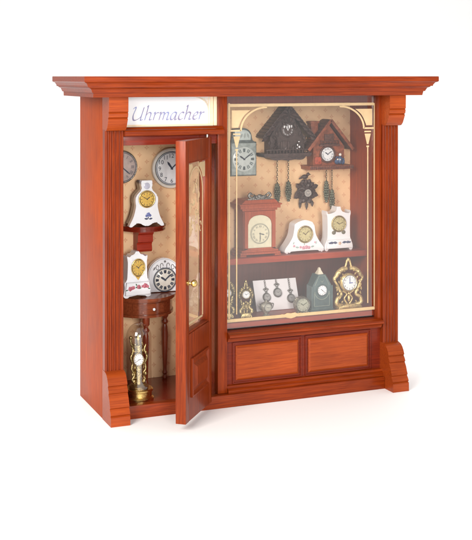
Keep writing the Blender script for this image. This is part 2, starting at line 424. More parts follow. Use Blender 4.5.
for x0, x1 in ((0, 14), (CW-14, CW)):
    P_ = shaft(x0, x1).build('pilaster', W_Z, cab)
    capital(x0-.25, x1+.25).build('capital', W_FOOT, P_, ang=25)
    foot(x0-.2, x1+.2).build('foot', W_FOOT, P_, ang=25)
# cornice: one moulding mitred round three sides, open to the wall at the back
cp = [(13, 235), (13.2, 238.2), (14.2, 238.3), (14.4, 238.9), (15.4, 240.9), (17.2, 241.8), (17.3, 242.3), (18.6, 242.4), (18.8, 243.4), (20.0, 245.2), (21.2, 245.6), (22, 246.2), (22, 249.7), (21.7, 250)]
cb_ = MB(); rows = []
for off, z in cp:
    fo = off+ (3.6 if off > 13.1 else 2.5)
    rows.append([cb_.b.verts.new(p) for p in ((-off, CD, z), (-off, -fo, z), (CW+off, -fo, z), (CW+off, CD, z))])
for A, B in zip(rows, rows[1:]):
    for i in range(3): cb_.b.faces.new([A[i], A[i+1], B[i+1], B[i]])
cb_.b.faces.new(rows[-1]); cb_.b.faces.new(rows[0][::-1])
cb_.b.faces.new([r[0] for r in rows][::-1]+[r[3] for r in rows][::1]) if False else None
bmesh.ops.holes_fill(cb_.b, edges=[e for e in cb_.b.edges if len(e.link_faces) == 1])
cb_.build('cornice', W_X, cab, ang=20)
# plinth, mullion, stile, sill, panelled front below the window
MB().box(14.3, CW-14.3, -3.4, 4, 0, 9.6, .5).build('plinth', W_X, cab)
MB().box(8.05, CW-8.45, 4.05, 68.3, 1, 9.2).build('floor_board', W_DK, cab)
mu = MB().box(88.6, 96.3, 1.5, 9, 9.65, 234.9, .45); mu.build('mullion', W_Z, cab)
MB().box(86.0, 88.5, 3.0, 9, 212.8, 234.9, .3).build('sign_frame_edge', SIGNB, cab)
MB().box(97.4, 99.3, 9.05, 65.9, 9.3, 228.9).build('partition', W_DKZ, cab)
MB().box(226.9, 230.5, 2.2, 9, 52, 234.9, .4).build('window_stile', W_Z, cab)
MB().box(96.4, 226.8, 5.0, 9, 231.0, 234.95, .3).build('window_head', W_X, cab) if False else None
sl = MB().prism([(8.9, 52.5), (8.9, 55.4), (1.0, 55.4), (.0, 54.9), (-2.6, 54.4), (-3.4, 53.7), (-3.4, 52.3), (-2.5, 51.6), (-.8, 51.2), (.6, 49.2), (.8, 48.4), (8.9, 48.4)], 96.4, 229.6, 'yz')
sl.build('window_sill', W_X, cab, ang=25)
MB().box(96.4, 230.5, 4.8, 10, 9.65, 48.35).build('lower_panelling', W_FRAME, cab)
MB().prism([(4.78, 9.7), (-.8, 9.7), (-1.0, 11.6), (.2, 12.6), (1.4, 13.0), (2.2, 14.6), (4.78, 15.0)], 96.4, 230.5, 'yz').build('panel_moulding', W_X, cab, ang=25)
for a, b in ((102.6, 159.0), (164.2, 220.6)):
    z0, z1 = 16.2, 45.8
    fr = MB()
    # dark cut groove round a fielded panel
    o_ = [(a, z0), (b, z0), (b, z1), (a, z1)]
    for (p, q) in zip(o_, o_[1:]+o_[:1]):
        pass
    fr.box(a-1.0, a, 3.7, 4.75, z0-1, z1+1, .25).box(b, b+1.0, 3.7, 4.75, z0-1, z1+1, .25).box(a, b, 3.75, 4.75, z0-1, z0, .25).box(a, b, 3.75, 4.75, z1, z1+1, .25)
    pn = MB(); i1, i2 = 1.7, 3.2
    L0 = [(a+i1, z0+i1), (b-i1, z0+i1), (b-i1, z1-i1), (a+i1, z1-i1)]; L1 = [(a+i2, z0+i2), (b-i2, z0+i2), (b-i2, z1-i2), (a+i2, z1-i2)]
    v0 = [pn.b.verts.new((p[0], 4.7, p[1])) for p in L0]; v1 = [pn.b.verts.new((p[0], 4.0, p[1])) for p in L0]; v2 = [pn.b.verts.new((p[0], 3.0, p[1])) for p in L1]
    for A, B in ((v0, v1), (v1, v2)):
        for i in range(4): pn.b.faces.new([A[i], A[(i+1) % 4], B[(i+1) % 4], B[i]])
    pn.b.faces.new(v2)
    po = pn.build('raised_panel', W_FOOT, cab, ang=15)
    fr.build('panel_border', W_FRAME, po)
# interior shelf and raised window floor
MB().box(99.4, CW-8.45, 10.1, 65.9, 56.5, 60.2, .2).build('window_floor', W_SHELF, cab)
MB().box(99.4, CW-8.45, 36, 65.9, 100.2, 105, .4).build('shelf', W_SHELF, cab)
MB().box(97.1, CW-8.45, 66.0, 68.3, 56.0, 104.9).build('lower_back_shade_panel', W_BACK, cab)  # dark wood colour stands in for the shadow cast by the shelf
# window pane with gilded border
pane = MB().box(96.5, 226.8, 7.0, 7.8, 55.5, 234.9).build('window_glass', GLASS_W, cab)
g = MB(); y0, y1 = 6.7, 6.98
g.box(97.0, 98.2, y0, y1, 62, 234.6)                                     # pale edge strip
g.box(99.2, 100.6, y0, y1, 64.5, 229.4).box(226.0, 226.75, y0, y1, 64.5, 228.4)
g.box(100.6, 226.0, y0, y1, 226.6, 228.8)                                # top line
g.box(97.0, 226.75, y0, y1, 61.8, 64.2)                                  # bottom line
for sgn, cx0 in ((1, 100.6), (-1, 226.0)):
    X = lambda t: cx0+sgn*t
    # arch band springing from the side line
    ia, oa = [], []
    for i in range(17):
        a = PI - (PI/2)*i/16
        ia.append((X(31.0+21.2*math.cos(a)), 208.0+17.4*math.sin(a))); oa.append((X(31.0+22.6*math.cos(a)), 208.0+18.8*math.sin(a)))
    g.band(ia, oa, y0, y1)
    sp = sm([(X(17.0), 223.9), (X(12.2), 220.3), (X(9.3), 216.2), (X(7.6), 212.5), (X(6.9), 210.6)], 4) + [(X(1.5), 210.6), (X(1.5), 223.9)]
    g.prism(sp if sgn < 0 else sp[::-1], y0, y1)
    g.box(min(X(.2), X(8.9)), max(X(.2), X(8.9)), y0, y1, 207.6, 209.0)
    g.box(min(X(2.6), X(8.6)), max(X(2.6), X(8.6)), y0, y1, 205.0, 206.2)
    cpv = [(X(2.8), 203.9), (X(8.4), 203.9), (X(6.2), 195.4), (X(5.0), 195.4)]; g.prism(cpv if sgn > 0 else cpv[::-1], y0, y1)
    g.box(min(X(4.5), X(6.7)), max(X(4.5), X(6.7)), y0, y1, 193.0, 194.3)
    g.box(min(X(5.15), X(6.0)), max(X(5.15), X(6.0)), y0, y1, 67.5, 193)
for sgn in (1, -1):                                                     # little leaf cartouche on the bottom line
    g.prism([(152+sgn*x*1.1, 63+z) for x, z in ([(0, 1.8), (3, 2.2), (5, 1.3), (8, 1.6), (5.5, -.4), (3, -1.6), (0, -2.2)][::sgn])], 6.4, 6.72)
g.build('gilded_border', GILT, pane)
# door opening: head board, header rail, shop sign
MB().box(14.1, 88.5, 3.5, 8.5, 199.2, 206.2, .3).build('door_head', W_DK, cab)
MB().prism([(8.9, 206.4), (-3.4, 206.4), (-3.9, 207), (-3.9, 209.6), (-3.0, 210.6), (-1.5, 211.2), (-.4, 212.6), (8.9, 212.6)], 14.1, 91.8, 'yz', 0).build('header_rail', W_X, cab, ang=25)
sg = MB().box(14.2, 85.9, 4.6, 8.9, 212.7, 234.95).build('shop_sign', SIGNW, cab)
sb = MB().box(14.4, 85.8, 4.25, 4.55, 212.8, 214.3).box(83.2, 85.8, 4.2, 4.55, 214.3, 234.9).box(14.4, 15.9, 4.2, 4.55, 214.3, 234.9).box(82.0, 82.5, 4.3, 4.55, 214.3, 234.9)
sb.build('sign_border', SIGNB, sg)
fan = MB()
for i in range(7):
    t = i/6
    bar2(fan, 81.6-10*t*.95, 233.8, 81.6, 233.8-9*(1-t)-.3, .22, .22, 4.5, .1)
    bar2(fan, 81.6-1.5*i, 233.9, 81.6-1.5*i*.55, 233.9-(6-i)*1.1-.4, .2, .2, 4.35, .1)
fan.build('corner_ornament', SIGNB, sg)
# italic pen lettering: a broad nib held at 40 degrees drawn along each stroke
LET = {
 'U': (1.42, [[(-.12, 1.45), (.06, 1.68), (.16, 1.5), (.06, .6), (.24, .03), (.6, .06), (.98, .5), (1.06, 1.66)], [(1.06, 1.66), (1.02, .16), (1.14, 0), (1.3, .14)]]),
 'h': (.98, [[(-.02, 1.68), (.1, 1.78), (.1, 0)], [(.1, .55), (.34, .97), (.6, .9), (.64, .6), (.62, .12), (.74, 0), (.88, .14)]]),
 'r': (.66, [[(-.04, .84), (.1, .98), (.1, 0)], [(.1, .55), (.3, .93), (.52, .93)]]),
 'm': (1.32, [[(-.04, .84), (.1, .98), (.1, 0)], [(.1, .55), (.32, .97), (.52, .85), (.52, 0)], [(.52, .55), (.76, .97), (1.0, .85), (.98, .12), (1.1, 0), (1.22, .14)]]),
 'a': (.92, [[(.6, .88), (.34, 1), (.06, .62), (.08, .16), (.26, 0), (.48, .26), (.62, .92)], [(.62, .96), (.6, .12), (.7, 0), (.84, .14)]]),
 'c': (.72, [[(.56, .84), (.36, 1), (.08, .64), (.1, .16), (.32, 0), (.6, .18)]]),
 'e': (.74, [[(.08, .42), (.38, .56), (.52, .8), (.36, 1), (.08, .64), (.1, .16), (.32, 0), (.62, .2)]])}
ink = MB(); xx = 21.3; hx = 5.7; yy = 4.5; nib = 1.25
for ch in 'Uhrmacher':
    adv, strokes = LET[ch]
    for st in strokes:
        P2 = [(xx+(p[0]+.25*p[1])*hx*1.18, 217.6+p[1]*hx) for p in sm(st, 8)]
        nx, nz = nib/2*math.cos(math.radians(40)), nib/2*math.sin(math.radians(40))
        for p, q in zip(P2, P2[1:]):
            yy -= .001
            d = Vector((q[0]-p[0], q[1]-p[1])); 
            if d.length < 1e-6: continue
            n = Vector((-d.y, d.x)).normalized()*.2; e_ = d.normalized()*.05
            ink.flat([(p[0]+nx, p[1]+nz), (p[0]-nx, p[1]-nz), (q[0]-nx, q[1]-nz), (q[0]+nx, q[1]+nz)], yy); yy -= .001
            ink.flat([(p[0]+n.x-e_.x, p[1]+n.y-e_.y), (p[0]-n.x-e_.x, p[1]-n.y-e_.y), (q[0]-n.x+e_.x, q[1]-n.y+e_.y), (q[0]+n.x+e_.x, q[1]+n.y+e_.y)], yy)
    xx += adv*hx*1.18
ink.build('lettering', SIGNT, sg)
# the open door; its own origin is the hinge corner
DA = math.radians(50.5)
WD, DT = 58.0, 7.6
dz0, dz1 = 6.0, 204.6
gs0, gs1, gz0, gz1 = -50.8, -4.6, 67.5, 189.6
d = MB()
d.box(-WD, gs0, 0, DT, dz0, dz1, .4).box(gs1, 0, 0, DT, dz0, dz1, .4)
d.box(gs0, gs1, .25, DT-.25, gz1, dz1-.05, .3).box(gs0, gs1, .25, DT-.25, dz0+.05, gz0, .3)
door = d.build('door', W_Z, cab, (81.5, -3.9, 0), (0, 0, DA))
bd = MB()
for a, b, e, f_ in ((gs0, gs0+1.4, gz0, gz1), (gs1-1.4, gs1, gz0, gz1)): bd.box(a, b, 1.0, DT-1.2, e, f_, .3)
for e, f_ in ((gz0, gz0+1.4), (gz1-1.4, gz1)): bd.box(gs0+1.4, gs1-1.4, 1.0, DT-1.2, e, f_, .3)
bd.build('glazing_bead', W_Z, door)
dg = MB().box(gs0+.2, gs1-.2, 3.2, 3.9, gz0+.2, gz1-.2).build('glass', GLASS_D, door)
a, b, z0, z1 = -46.6, -9.0, 22.0, 49.8
dp = MB()
# moulded frame and fielded diamond-bevelled panel
def ringq(mb, A, ya, B, yb):
    va = [mb.b.verts.new((p[0], ya, p[1])) for p in A]; vb = [mb.b.verts.new((p[0], yb, p[1])) for p in B]
    for i in range(4): mb.b.faces.new([va[i], va[(i+1) % 4], vb[(i+1) % 4], vb[i]])
rc = lambda i: [(a+i, z0+i), (b-i, z0+i), (b-i, z1-i), (a+i, z1-i)]
for (i0, ya), (i1, yb) in zip([(0, .2), (.0, -1.1), (1.2, -1.5), (2.2, -.6), (3.4, -.1), (4.6, -.3), (7.5, -2.4)], [(.0, -1.1), (1.2, -1.5), (2.2, -.6), (3.4, -.1), (4.6, -.3), (7.5, -2.4), (8.0, -2.4)]):
    ringq(dp, rc(i0), ya, rc(i1), yb)
dp.b.faces.new([dp.b.verts.new((p[0], -2.4, p[1])) for p in rc(8.0)])
dp.build('raised_panel', W_Z, door, ang=12)
kn = MB().lathe([(0, -.2), (2.0, -.2), (2.0, .5), (.9, .9), (.8, 2.4), (1.8, 3.0), (2.7, 4.2), (2.6, 5.5), (1.5, 6.5), (0, 6.8)], (-53.3, 0, 104.5), 'y', 20)
kn.build('knob', GOLD, door)
eg = MB(); ey0, ey1 = 2.9, 3.15                                         # etched arch on the door pane
for sgn in (1, -1):
    X = lambda t: -27.7+sgn*t
    ia = [(X(15*math.cos(t)), 166+17.5*math.sin(t)) for t in [PI/2*i/10 for i in range(11)]]; oa = [(X(16.2*math.cos(t)), 166+18.7*math.sin(t)) for t in [PI/2*i/10 for i in range(11)]]
    eg.band(ia, oa, ey0, ey1); eg.box(min(X(15), X(16.2)), max(X(15), X(16.2)), ey0, ey1, 74, 166)
    p_ = [(X(20.5), 187), (X(8.5), 187)]+[(X(18.5*math.cos(t)), 166+20.5*math.sin(t)) for t in (1.2, .95, .7, .5)]+[(X(20.5), 176)]
    eg.prism(p_ if sgn > 0 else p_[::-1], ey0, ey1)
eg.box(-42.7, -12.7, ey0, ey1, 72.6, 74)
for k in range(26):
    t = k/25; x = -27.7+random.uniform(-11, 11); z = 137+random.uniform(0, 38)
    eg.band(*[[(x+rr*math.cos(q+t*6), z+rr*1.3*math.sin(q+t*6)) for q in (0, .7, 1.4, 2.1, 2.8)] for rr in (1.4, 2.0)], ey0, ey1)
eg.build('gilded_tracery', GILT, dg)
for zz in (205.0,): MB().lathe([(0, -1), (.9, -1), (.9, 1.5), (0, 1.5)], (-1.6, 3.0, zz), 'z', 10).build('hinge_pin', STEEL, door)
#OBJECTS
# ------------------------------------------------------------------ painted decoration on porcelain
def blobs(parent, name, m, spots, y, th=.35):
    mb = MB()
    for x, z, r in spots:
        for k in range(5):
            a = 2*PI*k/5+x; mb.ball((x+r*.5*math.cos(a), y, z+r*.5*math.sin(a)), (r*.5, th, r*.45), 7)
        mb.ball((x, y-.1, z), (r*.4, th, r*.4), 7)
    return mb.build(name, m, parent)
def leaves(parent, name, m, spots, y):
    mb = MB()
    for x, z, L, a in spots: mb.leaf((x, z), L, L*.5, a, y, .1, .25)
    return mb.build(name, m, parent)

# ------------------------------------------------------------------ clocks behind the open door
t = thing('wall_clock', 'round wall clock with rosy grey dial, half hidden behind the left pilaster', 'wall clock', (31.6, 65.9, 178.5))
MB().lathe([(13.0, 0), (13.2, 1.5), (12.6, 2.6), (0, 2.6)], (0, 0, 0), 'y', 44).build('case', PEWT, t)
dial(t, 0, 0, -2.4, 11.9, DIAL_R, PEWT, INK, 'roman', 9, 22, .07)
t = thing('wall_clock', 'round white wall clock with black arabic numerals, partly hidden by the open door', 'wall clock', (72.9, 65.9, 176.4))
MB().lathe([(16.0, 0), (16.4, 1.6), (15.8, 3.2), (14.4, 3.8), (13.4, 3.0), (0, 3.0)], (0, 0, 0), 'y', 52).build('case', PORC_W, t)
dial(t, 0, 0, -2.8, 13.2, DIAL_W, INK, INK, 'arabic', 10.7, 8, .03, fat=1.05)

t = thing('wall_bracket', 'dark red wooden wall bracket with half round top under the bell shaped clock', 'wall bracket', (48, 65.9, 112))
hb = MB(); o_ = [(-18.5, 0), (-18.5, -3)]+[(18.5*math.cos(a), -3-20.5*math.sin(a)) for a in [PI-PI*i/20 for i in range(1, 20)]]+[(18.5, -3), (18.5, 0)]
hb.prism(o_, 17.0, 18.0, 'xy').prism([(x*.97, y*.97) for x, y in o_], 18.0, 19.6, 'xy').prism([(x*1.02, y*1.02) for x, y in o_], 19.6, 21.0, 'xy')
hb.build('shelf_top', W_DK, t)
MB().prism([(0, 0), (-9.5, 0), (-10.5, 1.6), (-9.6, 5.6), (-10.4, 7.2), (-12.6, 8.0), (-12.4, 13.4), (-14.6, 15), (-15, 16.98), (0, 16.98)], -6.2, 6.2, 'yz').build('bracket_block', wood('bracket_red_wood', (.30, .020, .008), (.42, .04, .012), 'x'), t, ang=22)

t = thing('bell_clock', 'white bell shaped porcelain clock with gold dial and blue flower on the wall bracket', 'mantel clock', (46.2, 47.5, 133.0))
R_ = sm([(4.0, 36.2), (4.7, 33.5), (4.0, 29.2), (5.6, 27.5), (8.6, 24.0), (9.2, 20.0), (8.8, 16.5), (9.6, 12), (11.0, 7.5), (13.2, 3.2), (14.2, 1.2), (13.6, .3)], 5)
bot = sm([(13.4, 0), (11.0, .8), (9.0, 3.0), (6.2, 3.6), (3.2, 1.6), (0, .6), (-3.2, 1.6), (-6.2, 3.6), (-9.0, 3.0), (-11.0, .8), (-13.4, 0)], 4)
out = R_+bot[1:-1]+[(-x, z) for x, z in R_[::-1]]
MB().prism(out[::-1], -3.2, 1.8, bev=.9, seg=3).build('porcelain_front', PORC, t)
MB().prism([(x*.93, max(2.2, z*.985)) for x, z in R_+[(0, 3.4)]+[(-x, z) for x, z in R_[::-1]]][::-1], 1.85, 10.5, bev=.3).build('case', mat('shadow_brown_side', (.17, .12, .11), .35, 0, .6, .4, 200), t)  # dark case colour holds the shadow on the wall and clock side
dial(t, 0, 21.6, -3.1, 5.9, GOLD_P, GOLD, BLACK, 'ticks', 1, 50, .16, fat=.8)
MB().ball((0, -3.3, 31.8), (2.6, .25, 2.6), 12).build('painted_medallion', mat('pale_violet_paint', (.55, .55, .66), .3, 0, .5, .1, 500), t)
blobs(t, 'painted_flower', BLUEP, [(1.2, 9.6, 1.8), (-.2, 8.6, 1.2), (2.6, 8.8, 1.2)], -3.25, .2)
leaves(t, 'painted_leaf', NAVY, [(1, 6.0, 3.2, 170), (1.6, 6.0, 3.2, 10), (1.2, 8, 2.2, 262)], -3.2)

t = thing('half_moon_table', 'half round wooden side table with one drawer and turned legs, behind the glass dome', 'side table', (46, 65.8, 9.25))
E_ = lambda k, yk=1: [(-29*k, 0)]+[(29*k*math.cos(a), -37*k*yk*math.sin(a)) for a in [PI-PI*i/28 for i in range(1, 28)]]+[(29*k, 0)]
MB().prism(E_(1), 68.6, 70.6, 'xy').prism(E_(.975), 67.6, 68.55, 'xy').build('table_top', W_TAB, t, ang=30)
ap = MB().prism(E_(.9), 57.6, 67.55, 'xy').build('apron', W_TAB, t, ang=30)
MB().prism(E_(.925), 55.6, 57.55, 'xy').build('apron_moulding', W_TAB, ap, ang=30)
dr_ = MB(); a_in = [(29*.9*math.cos(a), -37*.9*math.sin(a)) for a in [PI*(.36+.31*i/14) for i in range(15)]]; a_out = [(x*1.02, y*1.02) for x, y in a_in]
dr_.prism(a_in+a_out[::-1], 58.8, 66.4, 'xy')
dw = dr_.build('drawer', W_TAB, t, ang=30)
MB().ball((1.4, -36.0, 62.3), 1.15, 12).lathe([(.5, 0), (.5, 2.2)], (1.4, -33.6, 62.3), 'y', 8).build('knob', PORC, dw)
for lx, ly in ((20.4, -5.4), (-20.4, -5.4), (-3.5, -30.5)):
    MB().lathe([(0, 0), (1.7, 0), (2.3, 1.5), (1.6, 3.0), (1.3, 3.4), (2.2, 5.0), (1.5, 6.6), (1.5, 9), (2.2, 22), (2.6, 36), (2.2, 41), (1.5, 43.5), (2.6, 45), (2.7, 46), (1.7, 47.4), (1.8, 48.5), (2.9, 50), (2.9, 55.5), (0, 55.5)], (lx, ly, 0), 'z', 18).build('leg', W_TABZ, t, ang=50)

t = thing('mantel_clock', 'small white porcelain clock with oval gold dial and pink roses, on half round table', 'mantel clock', (36.2, 42.5, 79.9), (0, 0, math.radians(4)))
Rr = sm([(1.2, 35.6), (2.8, 33.2), (4.6, 33.0), (6.4, 31.2), (8.3, 32.2), (8.1, 29.5), (7.8, 27), (8.0, 20), (8.4, 14.4), (9.4, 12.6), (10.4, 11.4), (10.2, 7.5), (10.9, 4), (11.4, 2.0), (10.6, .6)], 4)
Bt = [(9.4, 0), (7.6, .1), (6.6, 1.5), (0, 2.2), (-6.6, 1.5), (-7.6, .1), (-9.4, 0)]
MB().prism((Rr+Bt+[(-x, z) for x, z in Rr[::-1]])[::-1], -4.6, 4.6, bev=.8, seg=3).build('porcelain_case', PORC, t)
MB().prism([(-10.6, 2.2), (10.6, 2.2), (10.0, 6.2), (9.6, 12.2), (-9.6, 12.2), (-10.0, 6.2)], -6.6, -4.55, bev=.7, seg=3).build('base_block', PORC, t)
dial(t, .6, 23.0, -4.5, 6.2, GOLD_P, GOLD, INK, 'ticks', 10, 8, .14, sx=.82, fat=.6)
MB().prism([(-2.2, 17.2), (0.6, 13.4), (3.4, 17.2)], -4.9, -4.5).build('gilt_drop', GOLD_P, t)
blobs(t, 'painted_rose', ROSE, [(-6.6, 7.6, 2.0), (-4.2, 8.2, 1.6), (.3, 8.6, 1.8), (5.6, 9.2, 2.1), (3.6, 8.8, 1.2), (7.6, 8.4, 1.3)], -6.7, .3)
leaves(t, 'painted_leaf', LEAFG, [(-2.5, 8.0, 2.8, 20), (2.6, 8.0, 2.6, 200), (-8.3, 7.0, 2.2, 200), (7.8, 7.2, 2.2, -20), (-1, 9.4, 2.2, 120)], -6.6)

t = thing('table_clock', 'white arched clock with large black ring dial, on table beside the rose clock', 'table clock', (62.8, 53.5, 79.9), (0, 0, math.radians(-3)))
Ro = sm([(13.0, 0.4), (13.0, 12), (12.4, 18.0), (9.6, 22.4), (4.5, 26.0), (0, 27.0)], 5)
MB().prism((Ro+[(-x, z) for x, z in Ro[::-1][1:]]), -2.4, 2.8, bev=.6, seg=2).build('porcelain_body', PORC, t)
MB().band([(x*.93, z*.95+.5) for x, z in Ro]+[(-x*.93, z*.95+.5) for x, z in Ro[::-1][1:]], [(x*.955, z*.965+.4) for x, z in Ro]+[(-x*.955, z*.965+.4) for x, z in Ro[::-1][1:]], -2.65, -2.35).build('outline', mat('soft_grey_line', (.42, .40, .40), .5), t)
dial(t, .6, 9.8, -2.3, 8.9, PORC_W, INK, INK, 'block', 10, 8, .07, fat=1.5)
ar = MB()
for sgn in (1, -1):
    for c_, r_ in ((2.6, 2.2), (6.2, 1.9)): ar.tube([(c_*sgn+.6+r_*.55*math.cos(q), -2.5, 21.4-abs(c_)*.28+r_*math.sin(q)) for q in [PI*2*i/14 for i in range(14)]], .28, 6)
    ar.leaf((9.4*sgn+.6, 17.4), 3.4, 1.4, 90+30*sgn, -2.35, .1, .2)
ar.ball((.6, -2.5, 24.2), (.9, .3, .9), 8)
ar.build('painted_scrollwork', mat('grey_scroll_paint', (.20, .19, .19), .5), t)

# glass dome clock on the cabinet floor
t = thing('dome_clock', 'gilt figure clock under a tall glass dome, standing on the cabinet floor', 'dome clock', (30.6, 15.6, 9.3))
bs = MB().lathe([(0, 0), (11.2, 0), (11.3, 1.2), (10.4, 2.0), (9.9, 2.4), (9.8, 5.6), (10.6, 6.2), (10.7, 7.4), (10.0, 8.0), (0, 8.2)], (0, 0, 0), 'z', 48).build('base', GOLD, t)
for fx, fy in ((7, -7), (-7, -7), (7, 7), (-7, 7)): pass
dm = [(9.4, 8.05), (9.5, 9)]+[(9.5, 44)]+[(9.5*math.cos(a), 46+10.4*math.sin(a)) for a in [PI/2*i/12 for i in range(12)]]+[(0, 56.4)]
inn = [(max(0, r-.35), z-(.35 if z > 46 else 0)) for r, z in dm[::-1]]
MB().lathe(dm, (0, 0, 0), 'z', 48).build('glass_dome', GLASS_T, t)
mv = MB().lathe([(0, 8.2), (7.2, 8.2), (7.4, 9.6), (6.0, 10.8), (5.2, 11), (0, 11.2)], (0, 0, 0), 'z', 32)
mv.tube([(0, 0, 11), (0, 0, 16)], [3.4, 2.2], 12)
for sgn in (1, -1):
    mv.tube([(sgn*2, 0, 11), (sgn*5, 0, 14), (sgn*3.2, 0, 18), (sgn*5.4, 0, 22), (sgn*4.6, 0, 27)], [1.4, 1.1, .9, 1.0, .7], 8, 5)
    mv.tube([(sgn*4.6, 0, 26), (sgn*6.2, -.5, 31), (sgn*4.4, 0, 36), (sgn*5.6, 0, 40)], [.9, 1.2, 1.0, .5], 8, 5)
    for k in range(5): mv.ball((sgn*(4+1.2*math.sin(k*2)), -1.0, 13+k*5.2), (1.2, 1.0, 1.5), 8)
mv.tube([(0, 0, 16), (0, 0, 40)], [3.6, 3.0], 10).tube([(0, 0, 40), (-.5, 0, 45), (.4, 0, 48)], [1.6, 2.2, .8], 10, 4)
mv.tube([(-2.5, 0, 38), (-6, -1, 41), (-6.6, -1.2, 45)], [1.2, 1.0, .8], 8, 4).ball((-6.6, -1.2, 46), 1.4, 8)
for k in range(40):
    a = random.uniform(0, 2*PI); z = random.uniform(11, 42); mv.ball((3.4*math.cos(a), 3.0*math.sin(a), z), random.uniform(.5, 1.0), 6)
mv.build('gilt_movement', GOLD_D, t)
dial(t, -1.6, 30.0, -4.2, 4.5, DIAL_W, GOLD_D, INK, 'ticks', 2, 40, .12, sx=.85, fat=.7)

# ------------------------------------------------------------------ shop window, hanging on the back wall
t = thing('wall_clock', 'grey wall clock with rounded top and square pale blue dial, left in the shop window', 'wall clock', (135.6, 65.9, 168.0))
o_ = [(-11.6, 0), (11.6, 0), (11.6, 27.8), (7.4, 28.6), (7.2, 32)]+[(7.2*math.cos(a)-.6*(1-math.cos(a)), 33+6.4*math.sin(a)) for a in [PI/2*i/8 for i in range(9)]]+[(-9.8, 39.0), (-10.4, 30), (-11.6, 27.8)]
MB().prism(o_, -3.2, 0, bev=.7).build('case', GREY, t)
MB().prism([(-7.6, 29.6), (6, 29.6), (6.2, 34)]+[(5.6*math.cos(a)-.2, 33.6+4.4*math.sin(a)) for a in [PI/2*i/6 for i in range(1, 7)]]+[(-8.2, 37.9)], -3.75, -3.25, bev=.15).build('top_panel', DIAL_B, t)
MB().box(-10.7, 10.7, -3.6, -3.22, 1.0, 27.0, .15).build('front_panel', mat('mottled_grey_blue', (.50, .58, .56), .4, 0, .2, .25, 260), t)
dial(t, 0, 13.9, -3.5, 10.2, mat('pale_mint_dial', (.70, .78, .76), .35, 0, .2, .1, 260), GREY, mat('blue_grey_numerals', (.13, .17, .18), .5), 'block', 10, 9, .0, fat=1.0, track=False, hand=INK)
sc_ = MB()
for sx_, sz_ in ((1, 1), (-1, 1), (1, -1), (-1, -1)):
    sc_.leaf((sx_*10.6, 13.9+sz_*12.8), 4.2, 2.2, math.degrees(math.atan2(-sz_, -sx_)), -3.65, .1, .2)
for k in range(3): sc_.leaf((-3.5+k*4, 31), 4.5, 2.0, 60+25*k, -3.7, .1, .2)
sc_.build('painted_scrollwork', mat('pale_scroll_paint', (.42, .48, .46), .5), t)

def cone_weight(parent, x, ztop, L, r=2.6):
    """a chain ending in a cast fir cone weight"""
    w_ = MB(); n = 9
    prof = [(.3, L), (.8, L-1)]
    for i in range(n):
        q = i/(n-1); rr = r*(math.sin(PI*(.14+.80*q))**.7); z = L-1.6-(L-2.2)*q
        prof += [(rr*.72, z+.4), (rr, z-.5)]
    prof += [(0, 0)]
    w_.lathe(prof, (x, -7, ztop-L), 'z', 14)
    for i in range(n):
        q = i/(n-1); rr = r*(math.sin(PI*(.14+.80*q))**.7); z = ztop-1.6-(L-2.2)*q
        for k in range(7):
            a = 2*PI*(k+.5*(i % 2))/7
            w_.ball((x+rr*.86*math.cos(a), -7+rr*.86*math.sin(a), z-.5), (.75, .75, .95), 6)
    return w_.build('cone_weight', CONE, parent)
def chain(parent, x, z0, z1):
    c_ = MB(); n = max(2, int((z0-z1)/1.75))
    for k in range(n):
        z = z0-(z0-z1)*(k+.5)/n
        c_.ring((x, -7, z), .78, .25, 'y' if k % 2 else 'x', 10, 5, 1 if k % 2 else .7, 1.25 if k % 2 else 1.25)
    return c_.build('chain', CHAIN, parent)
CONE = mat('bronzed_cone_metal', (.20, .21, .15), .42, .6, 0, .35, 700, .5, 1500)
CHAIN = mat('dark_brass_chain', (.22, .19, .13), .35, .9)

# dark cuckoo clock
t = thing('cuckoo_clock', 'large dark brown cuckoo clock shaped like a gabled house, hanging in the window', 'cuckoo clock', (171, 65.9, 181.0))
hs = MB().prism([(-15.5, 5.8), (15.5, 5.8), (15.5, 19), (1.5, 41.5), (-1.5, 41.5), (-15.5, 19)], -12, 0)
for i in range(9): hs.box(-15.7, 15.7, -12.15, -12.0, 8+i*3.3, 8.3+i*3.3) if 8+i*3.3 < 19 else None
hs.build('house', W_CAR, t)
for sgn in (1, -1):
    a = math.atan2(24.5, 21.5)
    M = Matrix.Translation((sgn*11.6, 0, 31.3)) @ Matrix.Rotation(sgn*a, 4, 'Y')
    rb_ = MB().box(-17.2, 17.2, -16, 0, -.9, .9, .25, M)
    for k in range(10):                                   # shingle courses
        M2 = Matrix.Translation((sgn*11.6, 0, 31.3)) @ Matrix.Rotation(sgn*a, 4, 'Y')
        x_ = -15.6+k*3.4
        rb_.box(x_, x_+2.9, -16.4, -.2, .85, 1.5, .15, M2)
    rb_.build('roof', W_CAR, t)
lv = MB()
for sgn in (1, -1):
    for k in range(6):
        q = k/5; lv.leaf((sgn*(2+17*q), 39.5-20*q), 7.0, 3.6, 90-sgn*(118+8*math.sin(k*3)), -15.8, .5, .8)
        lv.leaf((sgn*(3+14*q), 35.5-19*q), 5.0, 2.8, 270-sgn*20+30*math.sin(k*2.1), -14.6, .4, .8)
for k in range(7): lv.leaf((0, 37), 7, 2.6, 90+(k-3)*38, -16.2, .5, .7)
for k in range(11): lv.leaf((-13.5+k*2.7, 6.8), 4.2+1.5*math.sin(k*1.9), 2.4, 90+25*math.sin(k*2.7), -12.9, .3, .6)
lv.build('carved_leaves', W_CAR, t)
fr = MB()                                                 # fir tree, door and shutters carved on the front
for k in range(4): fr.lathe([(2.6-k*.5, 0), (0, 3.2)], (-10.6, -13.2, 8+k*2.5), 'z', 9)
